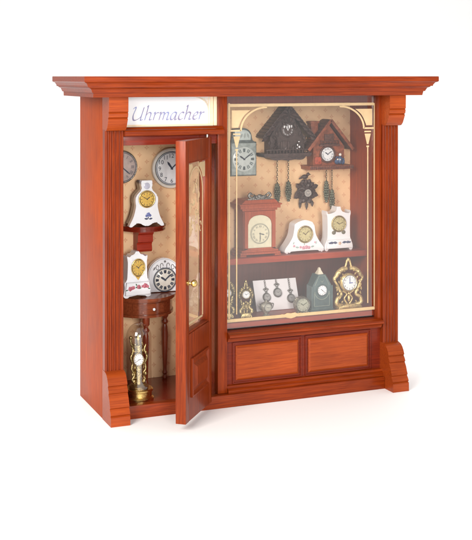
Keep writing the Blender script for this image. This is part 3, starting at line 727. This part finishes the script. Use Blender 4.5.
fr.box(-4.6, -.4, -13.0, -12, 7, 15.5, .3).box(-6.6, -4.8, -13.3, -12, 7.4, 15.2, .2).box(-.2, 1.6, -13.3, -12, 7.4, 15.2, .2)
fr.ball((9.4, -14, 10), (1.7, 1.2, 3.1), 8).ball((9.6, -14.3, 14.2), 1.2, 8).tube([(6.8, -13.8, 7), (6.4, -13.8, 12)], .7, 6)
fr.build('carved_front', W_CAR, t)
dl_ = dial(t, 0, 24.6, -12.2, 5.4, W_CAR, W_CAR, PORC, 'roman', 11, 5, .16, fat=1.1, track=False)
wf = MB().ball((-3.4, -13.8, 27.6), (.8, .4, 1.3), 8).ball((-1.0, -13.8, 27.0), (.7, .4, 1.2), 8).ball((1.1, -13.8, 27.4), (.8, .4, 1.4), 8).ball((3.1, -13.8, 27.8), (.7, .4, 1.1), 8).ball((8.0, -15.0, 12.2), (.6, .4, .9), 7).ball((9.6, -15.4, 10.6), (.8, .5, 1.0), 7).ball((7.6, -15, 9.4), (.5, .4, .6), 7).ball((9.2, -15.2, 15.0), (.9, .4, .4), 7)
wf.build('painted_edelweiss', PORC, t)
MB().box(-23, 20.2, -17, 0, 3.6, 5.75, .4).box(-22.4, 19.6, -16.4, 0, 2.6, 3.6, .2).build('ledge', W_CAR, t)
rail = MB()
for k in range(14): rail.tube([(-20+k*2.9, -16.2, 5.7), (-20+k*2.9, -16.2, 8.2)], .42, 6)
rail.box(-21, 18.8, -16.7, -15.8, 8.2, 9.0, .2).build('railing', W_CAR, t)
MB().prism(sm([(-16.5, 2.6), (-15, .6), (-11, -.2), (-4, .2), (0, -.9), (4, .2), (11, -.2), (14.5, .6), (16, 2.6)], 4), -14, -1, bev=.3).build('bottom_scroll', W_CAR, t)
for cx_, zt in ((-6.8, -18.8), (3.4, -17.6)):
    chain(t, cx_, 0, zt); cone_weight(t, cx_, zt, 16.8)

# orange chalet cuckoo clock
t = thing('cuckoo_clock', 'orange brown chalet cuckoo clock with white dial and a small blue figure', 'cuckoo clock', (209.5, 65.9, 172.0))
MB().prism([(-14.5, 3.5), (14.5, 3.5), (14.5, 19), (0, 37.5), (-14.5, 19)], -12, 0).build('house', W_CAR2, t)
for sgn in (1, -1):
    a = math.atan2(25, 21)
    M = Matrix.Translation((sgn*10.4, 0, 28.9)) @ Matrix.Rotation(sgn*a, 4, 'Y')
    rb_ = MB().box(-16.4, 16.2, -16, 0, -.8, .8, .25, M)
    for k in range(9):
        rb_.box(-15.4+k*3.4, -15.4+k*3.4+3.0, -15.6, -.2, .75, 1.35, .15, M)
    rb_.build('roof', W_ROOF, t)
    MB().box(-16.4, 16.2, -16.9, -16.05, -1.3, 1.3, .2, M).build('barge_board', W_CAR2, t)
ch_ = MB().box(-15.2, -8.4, -9, -3, 22, 38.6, .3).box(-16.0, -7.6, -9.8, -2.2, 38.6, 40.4, .3); ch_.build('chimney', W_CAR2, t)
gb = MB().box(-7.5, 7.5, -12.6, -12, 21.2, 22.2, .2)
gb.box(-4.4, 4.4, -13.2, -12, 23, 29.5, .3).box(-9.5, 9.5, -14.8, -12, 19.5, 21, .3)
for k in range(7): gb.tube([(-8.4+k*2.8, -14.4, 21), (-8.4+k*2.8, -14.4, 23.6)], .35, 6)
gb.box(-9, 9, -14.8, -14, 23.6, 24.2, .15)
gb.build('balcony', W_ROOF, t)
dial(t, -1.6, 12.6, -12.2, 6.1, DIAL_W, W_ROOF, INK, 'roman', 10, 9, .22, fat=1.2)
cl = MB().box(-13.4, -7.6, -13.4, -12, 4.5, 10.5, .3).build('stable_door', mat('brick_red_paint', (.55, .10, .05), .5, 0, .1, .3, 500, .3), t)
fg = MB().ball((9.6, -14.2, 7.6), (2.2, 1.6, 3.6), 10).ball((6.6, -14.0, 6.4), (2.2, 1.3, 2.4), 8).ball((12.6, -13.6, 6.2), (1.8, 1.3, 2.6), 8)
fg.tube([(9.0, -14.6, 9), (6.4, -15, 10.4), (5.0, -15, 9)], .6, 6, 3).tube([(10.4, -14.6, 9), (13.0, -15, 8.4)], .6, 6)
fg.build('carved_figure', BLUEG, t)
MB().ball((9.4, -14.6, 12.2), 1.3, 9).ball((6.8, -15.0, 8.2), .8, 7).ball((8.8, -15.6, 8.0), .7, 7).build('figure_face', PORC_W, t)
MB().box(-20.2, 20.2, -17, 0, 0, 2.0, .3).box(-20.6, 20.6, -17.6, -.1, 2.0, 3.5, .3).build('ledge', W_CAR2, t)
rl = MB()
for k in range(24): rl.box(-19.8+k*1.7, -18.9+k*1.7, -17.9, -17.62, .5, 3.1)
rl.build('ledge_carving', W_ROOF, t)
chain(t, 0.3, 0, -9.4); cone_weight(t, 0.3, -9.4, 18.4, 2.3)
chain(t, 5.6, 0, -17.0); cone_weight(t, 5.6, -17.0, 18.6, 2.3)

# leaf shaped carved clock
t = thing('carved_wall_clock', 'small dark carved clock of leaves with a bird on top, between the cone weights', 'wall clock', (192.2, 65.9, 153.5))
lb = MB().ball((0, -2.2, 0), (7.5, 3, 9.5), 12)
random.seed(11)
for k in range(16):
    a = 2*PI*k/16; r0 = 4.6+1.6*(k % 2)
    lb.leaf((r0*math.cos(a), r0*1.1*math.sin(a)), 4.6+random.uniform(-1.2, 1.6)+1.0*(a > PI), 4.6, math.degrees(a)+random.uniform(-30, 30), -3.0-(k % 2)*.8, .6, .9)
for k in range(14):
    a = 2*PI*k/14+.3; rr_ = 2.2+2.6*(k % 2); lb.leaf((rr_*math.cos(a), rr_*1.25*math.sin(a)), 4.6, 3, math.degrees(a), -5.0, .6, .8)
for x_, L_ in ((-5.2, 6.4), (1.0, 7.6), (6.2, 5.2)): lb.leaf((x_, -8.2), L_, 3.0, 268, -3.2, .5, .9)
lb.build('carved_leaves', W_CAR, t)
MB().ball((-1.2, -4.2, 12.2), (3.0, 2.2, 1.9), 10).ball((1.6, -4.6, 14.2), 1.5, 8).tube([(-3.4, -4.2, 12), (-6.4, -4, 10.4)], [1.2, .5], 7).tube([(2.8, -4.8, 14.2), (4.2, -5, 13.8)], [.5, .1], 6).build('carved_bird', W_CAR, t)
dial(t, 0.4, -1.4, -6.0, 3.1, mat('weathered_dial', (.30, .28, .27), .45), W_CAR, PORC_W, 'ticks', 10, 10, .16)

# ------------------------------------------------------------------ on the window shelf (top at z = 105)
t = thing('bracket_clock', 'brown wooden bracket clock with arched cream dial and dark crest, on the shelf', 'bracket clock', (141.0, 51.2, 105.05))
MB().box(-14.0, 14.0, -8.4, 8.4, 4.4, 37.0, .3).build('case', W_BR, t)
MB().box(-17.6, 17.6, -11, 9, 1.4, 3.2, .3).box(-16.2, 16.2, -9.8, 8.8, 3.2, 4.9, .3).box(-18, -12.5, -11.4, -6, 0, 1.4, .3).box(12.5, 18, -11.4, -6, 0, 1.4, .3).box(-18, 18, 4, 9.2, 0, 1.4, .3).build('base', W_BR, t)
MB().box(-15.4, 15.4, -9.6, 8.6, 36.6, 38.4, .3).box(-17.6, 17.6, -11.2, 9, 38.4, 41.0, .4).box(-18.6, 18.6, -12, 9.4, 41.0, 42.2, .3).prism([(-16.6, 42.2), (16.6, 42.2), (13, 45.4), (-13, 45.4)], -10.5, 8, bev=.2).build('cornice', W_BR, t)
# arched door frame: rectangle minus arched opening, as a band
op = [(-10.6, 6.0), (-10.6, 25.5)]+[(-10.6*math.cos(a)*.96-.0, 26.5+6.8*math.sin(a)) for a in [PI*i/14 for i in range(15)]]+[(10.6, 25.5), (10.6, 6.0)]
ou = [(-13.6, 5.2), (-13.6, 27.0)]+[(-13.6+27.2*i/14, 36.2) for i in range(15)]+[(13.6, 27.0), (13.6, 5.2)]
MB().band(op, ou, -10.0, -8.42).box(-13.6, 13.6, -10.0, -8.42, 4.95, 6.6, .1).build('door_frame', W_BR, t)
dp_ = MB().prism([(-10.4, 6.4), (10.4, 6.4), (10.4, 25.5)]+[(10.2*math.cos(a), 26.3+6.6*math.sin(a)) for a in [PI*i/12 for i in range(1, 12)]]+[(-10.4, 25.5)], -9.0, -8.45).build('dial_plate', DIAL_C, t)
dial(dp_, 0, 18.0, -9.0, 8.2, DIAL_C, mat('grey_chapter_ring', (.42, .42, .34), .5), mat('grey_ink', (.20, .21, .19), .5), 'roman', 3, 30, .04, fat=1.0) if False else None
dd = dial(t, 0, 18.0, -8.95, 8.0, DIAL_C, mat('grey_chapter_ring', (.50, .50, .42), .5), mat('grey_ink', (.16, .17, .16), .5), 'roman', 3, 30, .04, fat=1.0)
cr = MB()
for sgn in (1, -1):
    cr.tube([(0, -9, 46.4), (sgn*3.5, -9, 47.6), (sgn*6.5, -9, 46.6), (sgn*9.5, -9, 48.6), (sgn*8.2, -9, 50.6), (sgn*6.4, -9, 49.4)], [1.3, 1.4, 1.3, 1.2, 1.0, .7], 8, 5)
    cr.leaf((sgn*4, 46), 4.6, 2.2, 90-sgn*20, -9.6, .5, .8)
cr.ball((0, -9, 48), (2.6, 1.4, 1.8), 9).box(-11, 11, -10, -8, 45.4, 46.2, .2)
cr.build('metal_crest', PEWT, t)

t = thing('mantel_clock', 'low white porcelain mantel clock with sloping sides and pale pink flowers on the shelf', 'mantel clock', (181.3, 47.8, 105.05))
Rr = sm([(6.0, 25.4), (8.6, 23.6), (9.4, 19.5), (10.6, 14.0), (13.8, 8.6), (17.0, 4.6), (18.0, 2.2), (17.4, .6)], 5)
Bt = sm([(16.4, 0), (14.6, .4), (12.4, 1.6), (0, 1.9), (-12.4, 1.6), (-14.6, .4), (-16.4, 0)], 4)
Lt = sm([(-17.4, .6), (-18.0, 2.2), (-17.0, 4.6), (-13.8, 8.6), (-10.6, 14.0), (-9.4, 19.5), (-8.6, 23.6), (-6.0, 25.4)], 5)
Tp = sm([(-6.0, 25.4), (-3, 26.4), (0, 26.9), (3, 26.4), (6, 25.4)], 4)[1:-1]
MB().prism((Rr+Bt+Lt+Tp)[::-1], -5.4, 5.4, bev=1.1, seg=3).build('porcelain_case', PORC, t)
dial(t, .4, 15.2, -5.3, 6.2, DIAL_G, GOLD_D, mat('brown_ink', (.18, .13, .07), .5), 'arabic', 10, 8, .16, fat=1.0)
blobs(t, 'painted_rose', PALE_ROSE, [(-1, 4.2, 1.7), (1.6, 4.6, 1.9), (4.0, 4.2, 1.5), (-3.6, 4.8, 1.2), (-9.5, 6.0, 1.1), (9.5, 8.2, .9)], -5.4, .3)
leaves(t, 'painted_leaf', mat('pale_leaf_paint', (.42, .55, .52), .3, 0, .5), [(-5, 4.6, 3.4, 170), (5.6, 4.6, 3.4, 10), (-10.5, 7.4, 2.4, 60), (10.2, 6.6, 2.8, 70), (0, 6, 2.4, 100)], -5.35)

t = thing('mantel_clock', 'upright white porcelain clock with gold dial, dark scrolls and bracket feet, right on the shelf', 'mantel clock', (213.2, 48.0, 105.05))
Rr = sm([(1.6, 36.4), (2.6, 33.0), (5.0, 31.6), (8.6, 30.8), (10.4, 31.0), (10.8, 33.0), (11.2, 30.6), (10.6, 27.6), (10.4, 20), (10.6, 11.4), (11.4, 8.4), (12.8, 5.2), (13.2, 2.2), (12.6, .5)], 4)
Bt = sm([(11.8, 0), (10.2, .2), (8.8, 1.8), (0, 2.4), (-8.8, 1.8), (-10.2, .2), (-11.8, 0)], 3)
MB().prism((Rr+Bt+[(-x, z) for x, z in Rr[::-1]])[::-1], -5.0, 4.6, bev=.8, seg=3).build('porcelain_case', PORC, t)
MB().prism([(-12.4, 1.9), (12.4, 1.9), (11.6, 5.6), (10.8, 9.2), (-10.8, 9.2), (-11.6, 5.6)], -6.8, -4.95, bev=.6, seg=2).build('base_block', PORC, t)
dial(t, -.2, 22.2, -4.9, 6.0, DIAL_G, GOLD_D, mat('brown_dial_ink', (.15, .11, .06), .5), 'arabic', 10, 12, .16, fat=1.0)
MB().ball((-4.6, -5.1, 15.0), (2.0, .4, 1.7), 9).ball((4.4, -5.1, 15.0), (2.0, .4, 1.7), 9).build('painted_scroll', mat('grey_olive_paint', (.22, .20, .14), .4, .2, .3), t)
leaves(t, 'painted_leaf', NAVY, [(-2.2, 6.6, 4.4, 172), (-5.4, 6.8, 4.6, 178), (2.2, 6.6, 4.4, 8), (5.4, 6.8, 4.6, 2), (-8.4, 6.0, 2.6, 150), (8.4, 6.0, 2.6, 30)], -6.85)
blobs(t, 'painted_rose', mat('peach_rose_paint', (.70, .48, .36), .3, 0, .5), [(0, 6.2, 1.5)], -6.9, .3)

# ------------------------------------------------------------------ on the window floor (top at z = 60.2)
def rococo(parent, w2, h, m, dr, dz, arabesque=9, thick=1.0):
    """open scrollwork gilt case: base, two scroll legs, dial collar, crown"""
    b_ = MB()
    b_.prism(sm([(-w2*.78, 0), (-w2*.80, 1.6), (-w2*.66, 3.4), (0, 4.4), (w2*.66, 3.4), (w2*.80, 1.6), (w2*.78, 0)], 4), -4.2, 4.2, bev=.8, seg=2)
    for s_ in (1, -1):
        b_.tube([(s_*w2*.40, 0, 3), (s_*w2*.84, -1, 4.6), (s_*w2*.80, -1, h*.22), (s_*w2*.52, -.5, h*.28), (s_*w2*.60, 0, h*.37), (s_*w2*.84, 0, h*.45)], [1.6*thick, 2.3*thick, 1.9*thick, 1.6*thick, 1.7*thick, 1.5*thick], 9, 5)
        b_.tube([(s_*w2*.66, 0, h*.40), (s_*w2*.80, 0, h*.50), (s_*w2*1.0, 0, h*.60), (s_*w2*.84, 0, h*.66), (s_*w2*.70, 0, h*.73), (s_*w2*.40, 0, h*.79), (s_*w2*.1, 0, h*.80)], [1.6*thick, 1.3*thick, 1.3*thick, 2.1*thick, 2.3*thick, 2.3*thick, 1.8*thick], 9, 5)
        b_.tube([(s_*w2*.34, 0, h*.79), (s_*w2*.20, 0, h*.84), (s_*w2*.13, 0, h*.91), (s_*w2*.09, 0, h*.955), (0, 0, h*.975)], [1.5*thick, 1.1*thick, 1.0*thick, 1.1*thick, 1.1*thick], 9, 5)
        b_.tube([(s_*1.0, 0, 4), (s_*w2*.28, 0, 8.4), (s_*1.4, 0, 12.0), (s_*w2*.4, 0, h*.36)], [1.0*thick, .9*thick, .8*thick, .9*thick], 8, 5)
        b_.ball((s_*w2*.84, -1.2, 6.4), 1.9*thick, 9).ball((s_*w2*.97, -.4, h*.60), 1.5*thick, 9).ball((s_*w2*.66, -.8, h*.73), 2.0*thick, 9).ball((s_*w2*.62, -1, h*.36), 1.5*thick, 8)
        for k in range(arabesque):
            q = k/arabesque; b_.leaf((s_*w2*(.55+.3*math.sin(q*5)), 5+q*h*.7), 3.6*thick, 1.9*thick, 90+s_*(40-110*q), -1.4, .5, .7)
    b_.ball((0, 0, h*.97), (1.6*thick, 1.3, 2.0*thick), 9).ball((0, -1, 8.6), (1.5*thick, 1.3, 2.8), 9).ball((0, -1, 12.6), 1.3*thick, 8)
    b_.lathe([(0, -2.5), (dr*1.08, -2.5), (dr*1.22, -1.0), (dr*1.22, 1.0), (dr*1.05, 1.8), (0, 1.8)], (0, 0, dz), 'y', 32)
    return b_.build('gilt_case', m, parent, ang=60)
t = thing('gilt_clock', 'large open scrollwork gold clock with white dial, rightmost on the window floor', 'mantel clock', (212.2, 24.5, 60.25))
rococo(t, 13.2, 41.2, mat('pale_gold_leaf', (.84, .64, .28), .36, .6, .2, .25, 500, .6, 1100), 6.3, 21.4, 9, .85)
dial(t, 0, 21.4, -1.7, 6.3, DIAL_W, mat('pale_gold_rim', (.88, .72, .40), .3, .9), INK, 'arabic', 3, 0, .14, hand=BLUEP, fat=1.0)
t = thing('gilt_clock', 'narrow gilded clock with tiny white oval dial, left of the white card', 'mantel clock', (121.2, 24.5, 60.25), (0, 0, math.radians(-14)))
rococo(t, 5.4, 29.4, GOLD_D, 2.8, 18.6, 7, .75)
dial(t, 0, 18.6, -2.0, 3.0, DIAL_W, GOLD_D, INK, 'ticks', 10, 10, .12, fat=.9)
t = thing('gilt_clock', 'gilded scroll clock at the far left of the window, cut by the glass edge', 'mantel clock', (107.2, 29, 60.25), (0, 0, math.radians(-10)))
rococo(t, 5.6, 34.6, GOLD_D, 3.0, 20.0, 8, .8)
dial(t, 0, 20.0, -2.0, 3.0, DIAL_W, GOLD_D, INK, 'ticks', 10, 10, .12, fat=.9)

t = thing('cathedral_clock', 'grey green pointed clock with cream tip and round white dial, on the window floor', 'mantel clock', (187.4, 28.0, 60.25))
MB().prism([(-9.0, 2.6), (9.0, 2.6), (8.8, 20.6), (7.6, 21.4), (3.6, 29.6), (-3.6, 29.6), (-7.6, 21.4), (-8.8, 20.6)], -5.0, 5.0, bev=.5).build('case', GREEN, t)
MB().box(-10.8, 10.8, -6.6, 6, 0, 1.5, .3).box(-9.9, 9.9, -5.8, 5.4, 1.5, 2.9, .3).build('plinth', GREEN, t)
MB().lathe([(3.5, 29.6), (1.5, 32.8), (1.2, 33.4), (1.3, 34.0), (0, 35.0)], (0, 0, 0), 'z', 4, 1, 1.2, 45, 405).build('tip', mat('ivory_tip', (.80, .74, .58), .35), t)
ft = MB().box(-9.6, -8.2, -5.8, -4.4, 2.9, 20.6, .3).box(8.2, 9.6, -5.8, -4.4, 2.9, 20.6, .3).build('corner_post', GREEN, t)
ln = MB()
ln.tube([(6.4*math.cos(a), -5.1, 16.0+6.4*math.sin(a)) for a in [PI+PI*i/16 for i in range(17)]], .28, 6)
ln.tube([(-6.9, -5.1, 4.4), (-6.9, -5.1, 14.6)], .2, 6).tube([(6.9, -5.1, 4.4), (6.9, -5.1, 14.6)], .2, 6).tube([(-6.9, -5.1, 4.4), (6.9, -5.1, 4.4)], .2, 6)
ln.tube([(-6.4, -5.1, 21), (-2.6, -5.1, 28.6), (2.6, -5.1, 28.6), (6.4, -5.1, 21)], .2, 6)
ln.tube([(-1.2, -5.1, 24.8), (0, -5.1, 23.4), (1.2, -5.1, 24.8)], .22, 6)
ln.build('gilded_lines', GREEN_L, t)
dial(t, 0, 17.0, -5.0, 4.2, DIAL_W, GREEN, INK, 'ticks', 10, 22, .14, fat=.7)

t = thing('display_card', 'white card leaning back on the window floor with three pocket watches on it', 'display card', (157.2, 41.6, 60.3), (math.radians(-20), 0, 0))
MB().box(-19.2, 19.2, -.7, 0, 0, 24.8, .1).build('card', CARD, t)
MB().prism([(0, 1), (0.05, 20), (7.6, 6.6)], -1, 1, 'yz').build('strut', CARD, t)
def watch(x, z, r, label, style, big=True):
    a = math.radians(20); zz = z-60.3
    w_ = thing('pocket_watch', label, 'pocket watch', (157.2+x, 41.6+math.sin(a)*zz-.8, 60.3+math.cos(a)*zz), (-a, 0, 0), 'pocket watches hung on the white card')
    MB().lathe([(0, 0), (r*.92, 0), (r*1.04, .5), (r*1.04, 1.1), (r*.9, 1.7), (r*.84, 1.55), (0, 1.55)], (0, 0, 0), 'y', 32).build('case', PEWT, w_)
    dial(w_, 0, 0, -1.0, r*.8, mat('silver_dial', (.50, .49, .48), .35, .5), PEWT, INK, 'ticks', 10, 10, .05, fat=.6)
    c_ = MB()
    c_.ball((0, -1, r*1.18), (1.0, .8, .9), 8).ring((0, -1, r*1.55), 1.1, .32, 'y', 18, 6)
    c_.ball((-1.3, -1.1, r*1.35+1.6), (1.2, .7, .9), 8).ball((1.3, -1.1, r*1.35+1.6), (1.2, .7, .9), 8).ball((0, -1.3, r*1.35+2.5), .8, 8)
    c_.build('crown', PEWT, w_)
    k_ = MB(); top = 24.6-zz
    n = max(2, int((top-(r*1.35+3))/1.6))
    for i in range(n):
        z_ = r*1.35+3+(top-(r*1.35+3))*(i+.5)/n
        k_.ring((0, -.9, z_), .72, .24, 'y', 10, 5, .8, 1.2)
    k_.build('chain', PEWT, w_)
watch(-9.2, 71.2, 3.5, 'left pocket watch on the white card, above the small silver urn clock', 0)
watch(.9, 74.2, 3.7, 'middle and highest hung of three pocket watches on the white card', 0)
watch(12.2, 68.8, 3.5, 'lowest hung pocket watch on the white card, above the round silver clock', 0)
t = thing('urn_clock', 'small silver urn shaped clock standing in front of the white card', 'mantel clock', (138.4, 23.5, 60.25))
MB().lathe([(0, 0), (2.9, 0), (3.0, .8), (1.4, 1.6), (1.8, 2.4), (3.9, 4.6), (4.9, 7.6), (5.0, 9.2), (4.0, 10.6), (2.4, 11.2), (1.1, 12.0), (.8, 12.8), (0, 13.2)], (0, 0, 0), 'z', 28, 1, .7).build('urn_body', PEWT_L, t)
hn = MB()
for s_ in (1, -1): hn.tube([(s_*4.4, 0, 9.8), (s_*6.2, 0, 9.4), (s_*5.6, 0, 6.8), (s_*4.4, 0, 5.4)], .5, 7, 4)
hn.build('handle', PEWT, t)
dial(t, 0, 7.4, -3.0, 3.0, mat('grey_silver_dial', (.55, .54, .46), .4, .3), PEWT, INK, 'ticks', 9, 15, .12, fat=.7)
t = thing('drum_clock', 'small round silver clock with greenish dial, between white card and green clock', 'table clock', (169.3, 23, 60.25))
MB().lathe([(0, -3.2), (6.2, -3.2), (6.7, -1.8), (6.7, 1.2), (6.1, 2.3), (5.4, 1.7), (0, 1.7)], (0, 0, 6.9), 'y', 40).build('drum', PEWT_L, t)
dial(t, 0, 6.9, -1.6, 5.3, mat('green_silver_dial', (.50, .52, .42), .4, .2), PEWT, mat('olive_ink', (.12, .13, .09), .5), 'arabic', 10, 10, .06, fat=1.1)
fo_ = MB()
for s_ in (1, -1): fo_.tube([(s_*3.0, -1, 1.6), (s_*4.4, -1.6, .7), (s_*5.6, -2, .6)], [1.0, .8, .7], 8, 3)
fo_.ball((-5.6, 0, 11.2), 1.1, 8).ball((-4.4, 0, 12.4), .9, 8).build('feet', PEWT_L, t)
